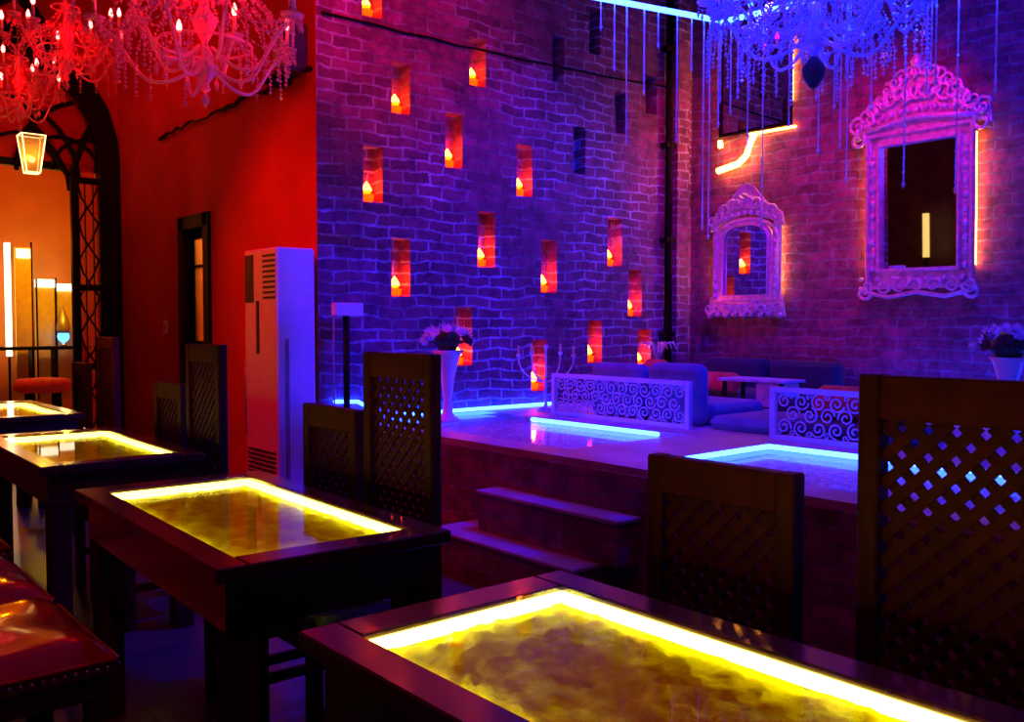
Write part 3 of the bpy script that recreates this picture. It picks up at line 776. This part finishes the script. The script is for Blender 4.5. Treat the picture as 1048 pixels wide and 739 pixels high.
# big mirror : y 2.86..3.71, z 1.5..2.76 + crest
t = thing('ornate_mirror', 'large ornate silvered mirror with tall carved crest on the right brick wall', 'mirror', (XW-.075,3.285,1.5))
w2 = .425; HM = 1.26
m = MB(); ring_frame(m, -w2+.02, w2-.02, .06, HM-.02, .03, .05); ring_frame(m, -w2+.11, w2-.11, .19, HM-.10, .026, .055)
m.box((-.02,-w2+.03,.07),(0.0,-w2+.12,HM-.03)).box((-.02,w2-.12,.07),(0,w2-.03,HM-.03)).box((-.02,-w2+.03,.07),(0,w2-.03,.20)).box((-.02,-w2+.03,HM-.12),(0,w2-.03,HM-.03))
m.build('frame', M['silver'], t)
for s_ in (-1,1):
    m = MB(); z = .22
    while z < HM-.14:
        m.ball((-.035,s_*(w2-.075),z),.026,8,5); m.ball((-.03,s_*(w2-.075),z+.05),.014,6,4); z += .10
    m.box((-.03,s_*(w2-.075)-.010,.2),(0,s_*(w2-.075)+.010,HM-.14)); m.build('rosette_row', M['silver'], t)
m = MB()
for k in range(7):
    y = -w2+.04+k*(2*w2-.08)/6
    scroll_leaf(m, y, .085, .06, PI/2*(k%3), 1 if k%2 else -1); m.ball((-.045,y+.05,.14),.02,7,4)
scroll_leaf(m, -w2+.02, .04, .06, 0, -1, th=.016); scroll_leaf(m, w2-.02, .04, .06, PI, 1, th=.016)
m.tube([(-.04,-w2-.02,.05),(-.05,-w2*.5,.0),(-.05,0,.035),(-.05,w2*.5,.0),(-.04,w2+.02,.05)], .018, 6)
m.build('lower_carving', M['silver'], t)
m = MB(); rnd = random.Random(11)
poly = [(-w2-.10,HM-.06),(-w2-.08,HM+.08),(-w2+.05,HM+.13),(-w2+.16,HM+.27),(-.14,HM+.33),(-.04,HM+.46),(.04,HM+.47),(.12,HM+.34),(w2-.16,HM+.27),(w2-.06,HM+.13),(w2+.06,HM+.08),(w2+.10,HM-.06),(w2-.05,HM-.02),(-w2+.05,HM-.02)]
m.prism(poly, 0, -.03, 0)
for k in range(15):
    a = k/14; y = (-w2-.04)*(1-a)+(w2+.04)*a; top = .40*math.sin(PI*a)**.8
    scroll_leaf(m, y, HM+.05+top*.5, .075, rnd.uniform(0,6), rnd.choice((1,-1)), th=.016)
    scroll_leaf(m, y*.85, HM+.05+top*.85, .055, rnd.uniform(0,6), rnd.choice((1,-1)), th=.014)
    m.ball((-.05,y,HM+.02+top*.25),.024,7,5)
for s_ in (-1,1): scroll_leaf(m, s_*(w2+.04), HM-.05, .07, PI/2, s_, th=.018)
m.tube([(-.05,-w2-.02,HM+.0),(-.06,-w2*.5,HM+.035),(-.065,0,HM+.06),(-.06,w2*.5,HM+.035),(-.05,w2+.02,HM)], .022, 7)
m.lathe([(.0001,0),(.035,.01),(.05,.05),(.03,.09),(.0001,.12)], (-.05,.0,HM+.40), 8)
m.build('crest', M['silver'], t)
MB().box((-.012,-w2+.13,.20),(-.008,w2-.13,HM-.12)).build('mirror_glass', M['mirror'], t)
leds_behind(t, 0, 0, 0, [((-w2+.048,.22),(-w2+.048,HM-.1)), ((w2-.0,.22),(w2-.0,HM-.1))])
t.rotation_euler = (0, math.radians(-1.5), 0)
# small mirror: y 4.41..5.22 z1.34..2.5
t = thing('ornate_mirror', 'smaller arched silvered mirror on the right brick wall near the corner', 'mirror', (XW-.075,4.82,1.34))
w2 = .34; m = MB()
arch = [(-.27,.16)]+[(-.27,.70)]+[(.27*math.cos(PI-PI*i/12), .70+.17*math.sin(PI*i/12)) for i in range(1,12)]+[(.27,.70),(.27,.16)]
inn = [(-.235,.20)]+[(-.235,.69)]+[(.235*math.cos(PI-PI*i/12), .69+.14*math.sin(PI*i/12)) for i in range(1,12)]+[(.235,.69),(.235,.20)]
n = len(arch)
for k in range(n-1): m.prism([arch[k],arch[k+1],inn[k+1],inn[k]], 0, -.03, 0)
m.prism([arch[-1],arch[0],inn[0],inn[-1]], 0, -.03, 0)
m.tube([(-.035,p[0],p[1]) for p in inn], .013, 6, closed=True); m.tube([(-.03,p[0]*1.2,p[1]) for p in arch], .014, 6, closed=True)
for s_ in (-1,1): m.box((-.02,s_*.27 if s_>0 else -.35,.12),(0,.35 if s_>0 else -.27,.80))
m.build('frame', M['silver'], t)
rnd = random.Random(2)
for s_ in (-1,1):
    m = MB()
    for z_ in [.2+.075*k for k in range(9)]: m.ball((-.03,s_*.31,z_),.024,7,5)
    m.box((-.03,s_*.31-.008,.19),(0,s_*.31+.008,.81)); m.build('rosette_row', M['silver'], t)
m = MB()
m.prism([(-.40,.02),(.40,.02),(.37,.2),(-.37,.2)],0,-.025,0)
for k in range(9):
    y = -.36+k*.09; scroll_leaf(m, y, .09, .055, rnd.uniform(0,6), rnd.choice((1,-1)), th=.014); m.ball((-.04,y,.03+.012*(k%2)),.03,7,5)
m.build('lower_carving', M['silver'], t)
m = MB(); m.prism([(-.38,.78),(-.36,.90),(-.20,1.0),(-.08,1.14),(.0,1.18),(.08,1.14),(.20,1.0),(.36,.90),(.38,.78),(.26,.84),(0,.92),(-.26,.84)],0,-.025,0)
for k in range(11):
    a = k/10; y = -.34+.68*a; top = .26*math.sin(PI*a)
    scroll_leaf(m, y, .86+top*.6, .06, rnd.uniform(0,6), rnd.choice((1,-1)), th=.014); m.ball((-.04,y,.84+top*.3),.024,7,5)
m.build('crest', M['silver'], t)
MB().prism([(p[0]*.99,p[1]) for p in inn],0,-.012,-.008).build('mirror_glass', M['mirror'], t)
leds_behind(t,0,0,0,[((-.295,.22),(-.295,.80)),((.345,.2),(.345,.76))])
# dark panel mirror with loose light strip, up high
t = thing('dark_mirror', 'plain dark backlit mirror high on the right wall, behind the blue chandelier', 'mirror', (XW-.07,4.75,2.95))
m = MB(); ring_frame(m,-.37,.37,0,1.0,.03,.03); m.build('frame', M['black'], t)
MB().box((-.012,-.345,.025),(-.006,.345,.975)).build('mirror_glass', M['mirror'], t)
leds_behind(t,0,0,0,[((-.32,.22),(-.32,.75)),((.375,.25),(.375,.9)),((-.36,-.005),(.10,-.0))])
led('loose warm light strip dangling below the dark backlit mirror', [(XW-.06,4.76,2.94),(XW-.07,4.80,2.86),(XW-.07,4.84,2.76),(XW-.07,4.92,2.70),(XW-.06,5.03,2.685),(XW-.06,5.15,2.665)], .026, 'ledW')
led('short warm light strip end at the lower left corner of the dark mirror', [(XW-.06,5.13,2.93),(XW-.06,5.12,2.87)], .022, 'ledW')

# ------------------------------------------------------------ chandeliers
def chandelier(name, label, loc, R, n_arm, crys, bulbmat, h=.55, dense=1, ball_end=False, strands=2, zc=None):
    t = thing(name, label, 'chandelier', loc); rnd = random.Random(int(loc[1]*100))
    H0 = -h*.45
    MB().lathe([(.0001,H0),(R*.05,H0+.02),(R*.03,H0+.05),(R*.11,H0+.10),(R*.14,H0+.13),(R*.04,H0+.17),(R*.03,H0+.25),(R*.10,H0+.32),(R*.13,H0+.36),(R*.05,H0+.41),(R*.03,H0+.50),(R*.09,H0+.56),(R*.02,H0+.62),(.0001,H0+.64)], n=14).build('stem', crys, t)
    if ball_end: MB().lathe([(.0001,H0-.11),(.02,H0-.10),(.052,H0-.05),(.055,H0-.01),(.035,H0+.02),(.012,H0+.05),(.0001,H0+.06)], n=16).build('finial', M['navy'], t)
    else: MB().lathe([(.0001,H0-.07),(.018,H0-.045),(.020,H0-.025),(.0001,H0+.01)], n=10).build('finial', crys, t)
    tips = []
    m_drop = None
    for k in range(n_arm):
        a = 2*PI*k/n_arm+.2; r = R*(1 if k%2==0 else .86); up = .0 if k%2==0 else .09
        e = Vector((math.cos(a), math.sin(a), 0))
        pts = []
        for i in range(13):
            s_ = i/12
            pts.append(e*(R*.06+(r-R*.06)*s_) + Vector((0,0,H0+.14+up - .10*math.sin(PI*min(1,s_*1.25)) + .17*max(0,s_-.55)/.45)))
        mb = MB().tube(pts, .009, 6)
        tip = pts[-1]; tips.append(tip)
        mb.lathe([(.006,0),(.045,.008),(.052,.022),(.010,.022),(.012,.05),(.0001,.05)], tip, 12)
        arm = mb.build('arm', crys, t)
        MB().tube([tip+Vector((0,0,.04)), tip+Vector((0,0,.12))], .011, 8).build('candle_tube', M['wax'], arm)
        MB().lathe([(.0001,.12),(.010,.125),(.016,.143),(.013,.165),(.005,.185),(.0001,.192)], tip, 8).build('bulb', bulbmat, arm)
        # drops under the cup
        dm = MB()
        for q in range(5):
            b_ = 2*PI*q/5; x, y = tip.x+.045*math.cos(b_), tip.y+.045*math.sin(b_)
            dm.octa((x,y,tip.z-.012),.006,.008); dm.octa((x,y,tip.z-.042),.010,.024)
        dm.tube([(tip.x+.045*math.cos(2*PI*q/10), tip.y+.045*math.sin(2*PI*q/10), tip.z-.006) for q in range(10)], .002, 4, closed=True)
        dm.build('drops', crys, arm)
    # swags between arms & from crown
    top = Vector((0,0,H0+.60))
    for k in range(n_arm):
        p, q = tips[k], tips[(k+1)%n_arm]
        for s2 in range(strands):
            mb = MB(); sag = .09+.05*s2
            for i in range(15*dense+1):
                u = i/(15*dense); c = p.lerp(q,u)+Vector((0,0,-sag*math.sin(PI*u)+.01))
                mb.octa(c, .0075 if i%3 else .011)
            bead_build(mb, 'bead_strand', crys, t)
        mb = MB()
        for i in range(17):
            u = i/16; c = top.lerp(p+Vector((0,0,.02)),u)+Vector((0,0,-.13*math.sin(PI*u)))
            mb.octa(c, .0075 if i%3 else .011)
        bead_build(mb, 'bead_strand', crys, t)
        a = 2*PI*(k+.5)/n_arm; rr = R*.45
        mb = MB()
        for i in range(4): mb.octa((rr*math.cos(a), rr*math.sin(a), H0+.22-i*.022),.008)
        mb.octa((rr*math.cos(a), rr*math.sin(a), H0+.10),.014,.035); bead_build(mb, 'crystal_drop', crys, t)

    mb = MB()
    ring = [(R*.45*math.cos(2*PI*i/24), R*.45*math.sin(2*PI*i/24), H0+.235) for i in range(24)]
    mb.tube(ring, .007, 6, closed=True); mb.build('hoop', crys, t)
    mb = MB(); mb.tube([(x*.5,y*.5,z+.32) for x,y,z in ring], .007, 6, closed=True)
    mb.build('hoop', crys, t)
    ch = MB(); L_ = ZC-loc[2]; z = H0+.62; i = 0
    while z < L_-.03:
        pts = [( (.012*math.cos(2*PI*j/8)) if i%2 else 0, 0 if i%2 else .012*math.cos(2*PI*j/8), z+.02+.02*math.sin(2*PI*j/8)) for j in range(8)]
        ch.tube(pts, .003, 4, closed=True); z += .034; i += 1
    ch.build('chain', M['chrome'], t)
    MB().lathe([(.0001,L_-.04),(.05,L_-.03),(.06,L_-.001),(.0001,L_)], n=14).build('ceiling_rose', M['chrome'], t)
    return t
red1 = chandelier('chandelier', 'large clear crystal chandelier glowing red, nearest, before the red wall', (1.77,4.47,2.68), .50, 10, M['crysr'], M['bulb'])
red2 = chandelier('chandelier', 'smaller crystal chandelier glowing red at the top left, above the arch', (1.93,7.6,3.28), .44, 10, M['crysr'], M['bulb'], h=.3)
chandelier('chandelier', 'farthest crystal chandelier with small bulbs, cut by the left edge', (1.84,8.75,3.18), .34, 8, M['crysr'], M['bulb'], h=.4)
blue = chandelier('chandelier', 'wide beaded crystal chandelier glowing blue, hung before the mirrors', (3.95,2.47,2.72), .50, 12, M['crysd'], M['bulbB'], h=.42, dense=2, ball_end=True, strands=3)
# denser beaded skirts
def skirt(ch, R, n, zt, zb, seed, mt, tail=(2,6)):
    rnd = random.Random(seed)
    for k in range(n):
        a = 2*PI*k/n; mb = MB(); r0 = R*.32+.02*(k%2)
        for i in range(26):
            u = i/25; r = r0+(R-r0)*math.sin(u*PI/2); z = zt-(zt-zb)*u**1.3
            mb.octa((r*math.cos(a)+rnd.uniform(-.006,.006), r*math.sin(a)+rnd.uniform(-.006,.006), z), .0075 if i%4 else .012)
        for i in range(rnd.randint(*tail)): mb.octa((R*math.cos(a),R*math.sin(a),zb-.02-i*.022),.008 if i%2 else .011)
        bead_build(mb, 'bead_strand', mt, ch)
skirt(blue, .50, 40, .30, -.08, 21, M['crysd'], (2,8))
skirt(blue, .34, 28, .16, -.16, 22, M['crysd'], (1,4))
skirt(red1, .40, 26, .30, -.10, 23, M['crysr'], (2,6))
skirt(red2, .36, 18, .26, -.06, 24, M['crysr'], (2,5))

# ------------------------------------------------------------ crystal curtain light (square tube frame with hanging strands)
ZF = 3.0
A, B_, C_ = Vector((4.27,3.24,ZF)), Vector((2.90,3.56,ZF)), Vector((4.50,1.75,ZF))
D_ = B_+C_-A
t = thing('crystal_curtain_light', 'square blue tube ceiling light with long hanging crystal strands', 'ceiling light', A)
for p, q in ((A,B_),(A,C_),(B_,D_),(C_,D_)):
    MB().tube([p-A,(p+q)/2-A,q-A], .016, 8).build('light_tube', M['ledBtop'], t)
for p in (A,B_,C_,D_): MB().tube([p-A+Vector((0,0,.016)), Vector((p.x-A.x,p.y-A.y,ZC-ZF))], .003, 5).build('hanger', M['chrome'], t)
for p in (A,B_,C_,D_): MB().ball(p-A, .024, 10, 6).build('tube_joint', M['bulbB'], t)
# strands: fraction along each edge and length
def strand(p, L_, r=.0042):
    mb = MB(); p = p-A
    mb.tube([p, p+Vector((0,0,-L_))], r, 5)
    z = .05
    while z < L_:
        mb.octa((p.x,p.y,p.z-z), .0085, .013); z += .075
    mb.octa((p.x,p.y,p.z-L_-.01), .011, .024)
    mb.build('crystal_strand', M['cryst'], t)
EOFMARK = 0
STR_L = [(.985,.43),(.93,1.2),(.90,1.15),(.84,.28),(.77,.68),(.68,.18),(.615,.44),(.535,.72),(.48,.34),(.42,.14)]
for u, L_ in STR_L: strand(B_.lerp(A,u), L_)
for u, L_ in [(.03,.50),(.10,.72),(.16,1.15),(.26,.62),(.36,.50),(.47,.95),(.55,.60),(.66,1.0),(.74,.45),(.82,1.05),(.93,.6)]: strand(A.lerp(C_,u), L_)
for u, v, L_ in [(.5,.3,.5),(.3,.55,.62),(.62,.72,.55),(.75,.35,.7),(.2,.8,.6),(.85,.8,.9),(.12,.42,.8),(.4,.9,.6)]: strand(A+(B_-A)*u*.6+(C_-A)*v, L_)

# ------------------------------------------------------------ lantern in arch and brace
t = thing('hanging_lantern', 'tapered glowing lantern with cream edges hanging in the arch', 'lantern', (2.05,YE-.35,2.68))
m = MB(); r0, r1, zt = .08, .14, .34
cor = lambda r, z: [(r,r,z),(-r,r,z),(-r,-r,z),(r,-r,z)]
for p, q in zip(cor(r0*.7,0), cor(r1*.7,zt)): m.tube([p,q], .006, 6)
for z, r in ((0,r0*.7),(zt,r1*.7)): m.tube(cor(r,z), .006, 6, closed=True)
m.build('edges', M['lampglow'], t)
mb = MB(); mb.add(cor(r0*.68,0)+cor(r1*.68,zt), [(0,1,5,4),(1,2,6,5),(2,3,7,6),(3,0,4,7)]); mb.build('panes', M['yglass'], t)
mb = MB(); mb.add(cor(r1*.75,zt)+[(0,0,zt+.14)], [(0,1,4),(1,2,4),(2,3,4),(3,0,4)]); mb.build('cap', M['black'], t)
MB().tube([(0,0,zt+.12),(0,0,ZC-2.70)], .004, 5).build('chain', M['black'], t)
mb = MB(); mb.ball((0,0,.12),.03,10,6); mb.build('bulb', M['lampglow'], t)
plight('lantern_light', (2.05,YE-.35,2.84), 3, (1,.5,.12), .05)
pts = [(2.34,ZC),(2.28,4.1),(1.95,4.32)]
o = MB().prism([(1.2,ZC),(1.2,3.75),(1.7,4.1),(2.0,4.3),(2.27,4.06),(1.95,4.55),(1.8,ZC)],1,YE-.20,YE-.06).build('timber_brace', M['black'])
o.data.clear_geometry() if False else None
tag(o, 'dark curved timber brace at the top left under the ceiling', 'beam')

# ------------------------------------------------------------ adjoining room furniture
Y2 = YE+2.85
t = thing('glowing_column', 'tall square glowing floor lamp in the orange room, left edge', 'lamp', (2.46,Y2,0))
MB().box((-.03,-.03,.9),(.03,.03,2.28),.006).build('tube', M['brightlamp'], t); MB().box((-.08,-.08,0),(.08,.08,.04)).build('base', M['black'], t); MB().tube([(0,0,.04),(0,0,.9)],.015,8).build('pole', M['black'], t)
t = thing('leaning_mirror', 'tall leaning yellow lit panel in a thin dark frame, orange room', 'panel', (2.60,Y2-.05,.55))
MB().box((-.07,0,0),(.11,.02,1.68)).build('panel', M['yellowpanel'], t)
MB().box((.11,-.01,0),(.125,.03,1.75)).build('edge', M['black'], t); MB().box((-.05,-.012,1.55),(.10,-.002,1.66)).build('light', M['shelfglow'], t)
t = thing('display_case', 'yellow lit display case with bright white top light, orange room', 'cabinet', (2.88,Y2,.35))
MB().box((-.10,0,0),(.30,.12,1.40)).build('case_back', M['yellowpanel'], t)
MB().box((-.10,-.03,1.40),(.10,.12,1.50)).build('top_light', M['shelfglow'], t); MB().box((.12,-.03,1.36),(.34,.12,1.45)).build('top_light', M['shelfglow'], t)
MB().box((.10,-.03,0),(.12,0.0,1.52)).build('post', M['black'], t); MB().box((-.115,-.03,0),(-.10,0.0,1.50)).build('post', M['black'], t)
t = thing('blue_lamp', 'small lamp with glowing blue globe and grey pointed top, orange room', 'lamp', (3.02,Y2-.22,1.02))
MB().lathe([(.0001,0),(.05,0),(.03,.02),(.03,.05),(.0001,.05)], n=12).build('foot', M['chrome'], t)
MB().ball((0,0,.12),.07,14,8).build('globe', M['blueglow'], t)
MB().lathe([(.07,.16),(.08,.22),(.06,.34),(.02,.44),(.0001,.50)], n=14).build('cap', M['steel'], t)
t = thing('console_table', 'dark console holding the blue lamp in the orange room', 'table', (2.85,Y2-.25,0))
MB().box((-.75,-.12,.98),(.45,.12,1.02),.004).build('top', M['black'], t)
for x in (-.7,-.2,.05,.4): MB().box((x-.012,-.1,0),(x+.012,.1,.98)).build('leg', M['black'], t)
t = thing('round_stool', 'round red cushioned stool with short dark legs in the orange room', 'stool', (2.58,YE+1.75,0))
o = MB().lathe([(.0001,.52),(.26,.52),(.30,.56),(.30,.62),(.26,.67),(.0001,.69)], n=24).build('cushion', M['redfab'], t)
for a in range(4): MB().tube([(.2*math.cos(a*PI/2+.4),.2*math.sin(a*PI/2+.4),.53),(.22*math.cos(a*PI/2+.4),.22*math.sin(a*PI/2+.4),.0)], .025, 8).build('leg', M['black'], t)
t = thing('red_settee', 'low red settee with pale seat edge in the orange room, left edge', 'sofa', (1.45,YE+1.75,0))
MB().box((-.3,0,.35),(.55,.5,.62),.04).build('seat', M['redfab'], t); MB().box((-.3,-.04,.62),(.62,.5,.68),.02).build('seat_edge', M['marble'], t); MB().box((-.3,.42,.68),(.55,.55,1.05),.04).build('backrest', M['redfab'], t); 
for x in (-.25,.5): MB().box((x-.03,.05,0),(x+.03,.11,.35)).build('leg', M['black'], t)
t = thing('floor_light_box', 'bright white floor light box with yellow upright beside the arch frame', 'lamp', (2.66,YE+.75,0))
MB().box((-.10,-.05,.18),(.10,.05,.27),.005).build('light_box', M['shelfglow'], t); MB().box((.05,0,.27),(.10,.04,1.0)).build('upright', M['yellowpanel'], t); MB().box((-.08,-.05,0),(.08,.05,.18)).build('plinth', M['black'], t)
o = MB().box((-1.0,YE+1.2,3.02),(2.55,YE+1.32,3.12),.008).build('ceiling_beam', M['orangewall']); tag(o, 'pale orange beam across the top of the orange room', 'beam')
# column lamp behind the viewer's left that the mirrors reflect
t = thing('column_lamp', 'tall warm column lamp against the side wall, seen only reflected in the large mirror', 'lamp', (-2.7,7.75,0))
MB().lathe([(.0001,0),(.14,0),(.14,.05),(.03,.07),(.03,1.98),(.0001,1.98)], n=16).build('stand', M['black'], t)
MB().lathe([(.0001,1.98),(.055,1.98),(.055,2.75),(.0001,2.75)], n=16).build('shade', M['columnglow'], t)

# ------------------------------------------------------------ lights
RED, BLU, MAG = (1,.0,.0), (.006,.003,1), (1,.0,.04)
def spot(name, loc, tgt, e, c, ang=80, blend=.6, r=.12):  # unseen spots, added to wash walls, platform and tables with colour
    l = bpy.data.lights.new(name,'SPOT'); l.energy=e; l.color=c; l.spot_size=math.radians(ang); l.spot_blend=blend; l.shadow_soft_size=r
    o = bpy.data.objects.new(name,l); o.location=loc; col.objects.link(o)
    o.rotation_euler = (Vector(tgt)-Vector(loc)).to_track_quat('-Z','Y').to_euler(); return o
plight('chandelier_light', (1.77,4.47,2.95), 38, RED, .02)
plight('chandelier_light', (1.93,7.6,3.5), 26, RED, .02)
plight('chandelier_light', (1.84,8.75,3.4), 12, RED, .02)
plight('blue_chandelier_light', (3.95,2.47,2.98), 60, BLU, .02)
spot('red_wall_spot', (.5,6.2,3.7), (2.9,5.75,1.05), 310, RED, 66, 1, .02)
spot('red_corner_spot', (5.0,3.3,4.6), (6.75,5.2,2.6), 330, MAG, 40, .9, .02)
spot('red_right_spot', (4.9,3.1,3.9), (6.78,3.6,2.5), 240, MAG, 50, .9, .02)
spot('red_brick_spot', (2.5,3.6,4.4), (3.4,5.5,3.6), 300, RED, 60, 1, .02)
spot('red_platform_spot', (2.8,1.0,4.6), (4.1,3.1,.6), 90, MAG, 30, .9, .02)
spot('red_table_spot', (.0,1.0,4.5), (1.2,2.0,.7), 55, (1,0,.02), 72, .8, .02)
spot('blue_wash_spot', (4.6,2.6,4.6), (5.1,5.5,.9), 900, BLU, 64, .9, .02)
spot('blue_right_spot', (4.4,1.4,4.5), (6.78,3.2,1.0), 420, BLU, 95, .8, .02)
spot('blue_step_spot', (3.9,2.4,4.3), (2.8,3.3,.2), 600, BLU, 60, .8, .02)
spot('blue_cooler_spot', (4.2,2.2,3.6), (2.7,5.5,1.2), 660, BLU, 28, .8, .02)
plight('orange_room_light', (2.0,YE+1.6,2.2), 36, (1,.17,.001), .05)
plight('display_fill', (2.70,YE+2.35,2.2), 7, (1,.55,.02), .03)  # unseen points added to brighten the yellow panel and case
plight('display_fill', (2.95,YE+2.3,1.5), 5, (1,.6,.02), .03)
plight('corridor_light', (XR+.5,7.65,2.2), 22, (1,.6,.25), .02)

w = bpy.data.worlds.new('world'); sc.world = w; w.use_nodes = True
w.node_tree.nodes['Background'].inputs[0].default_value = (.3,.02,.08,1); w.node_tree.nodes['Background'].inputs[1].default_value = .004

# ------------------------------------------------------------ camera
cam = bpy.data.cameras.new('camera'); co = bpy.data.objects.new('camera', cam); col.objects.link(co)
cam.sensor_width = 36; cam.lens = 36*936/1048; cam.clip_start = .05
co.location = (0,0,1.3)
yaw = math.radians(50.06-90)
co.rotation_euler = (PI/2-.041, 0, yaw)
sc.camera = co
vs = sc.view_settings; sc.display_settings.display_device = 'sRGB'
vs.view_transform = 'Standard'; vs.look = 'None'; vs.gamma = 1; vs.exposure = 0; vs.use_curve_mapping = False
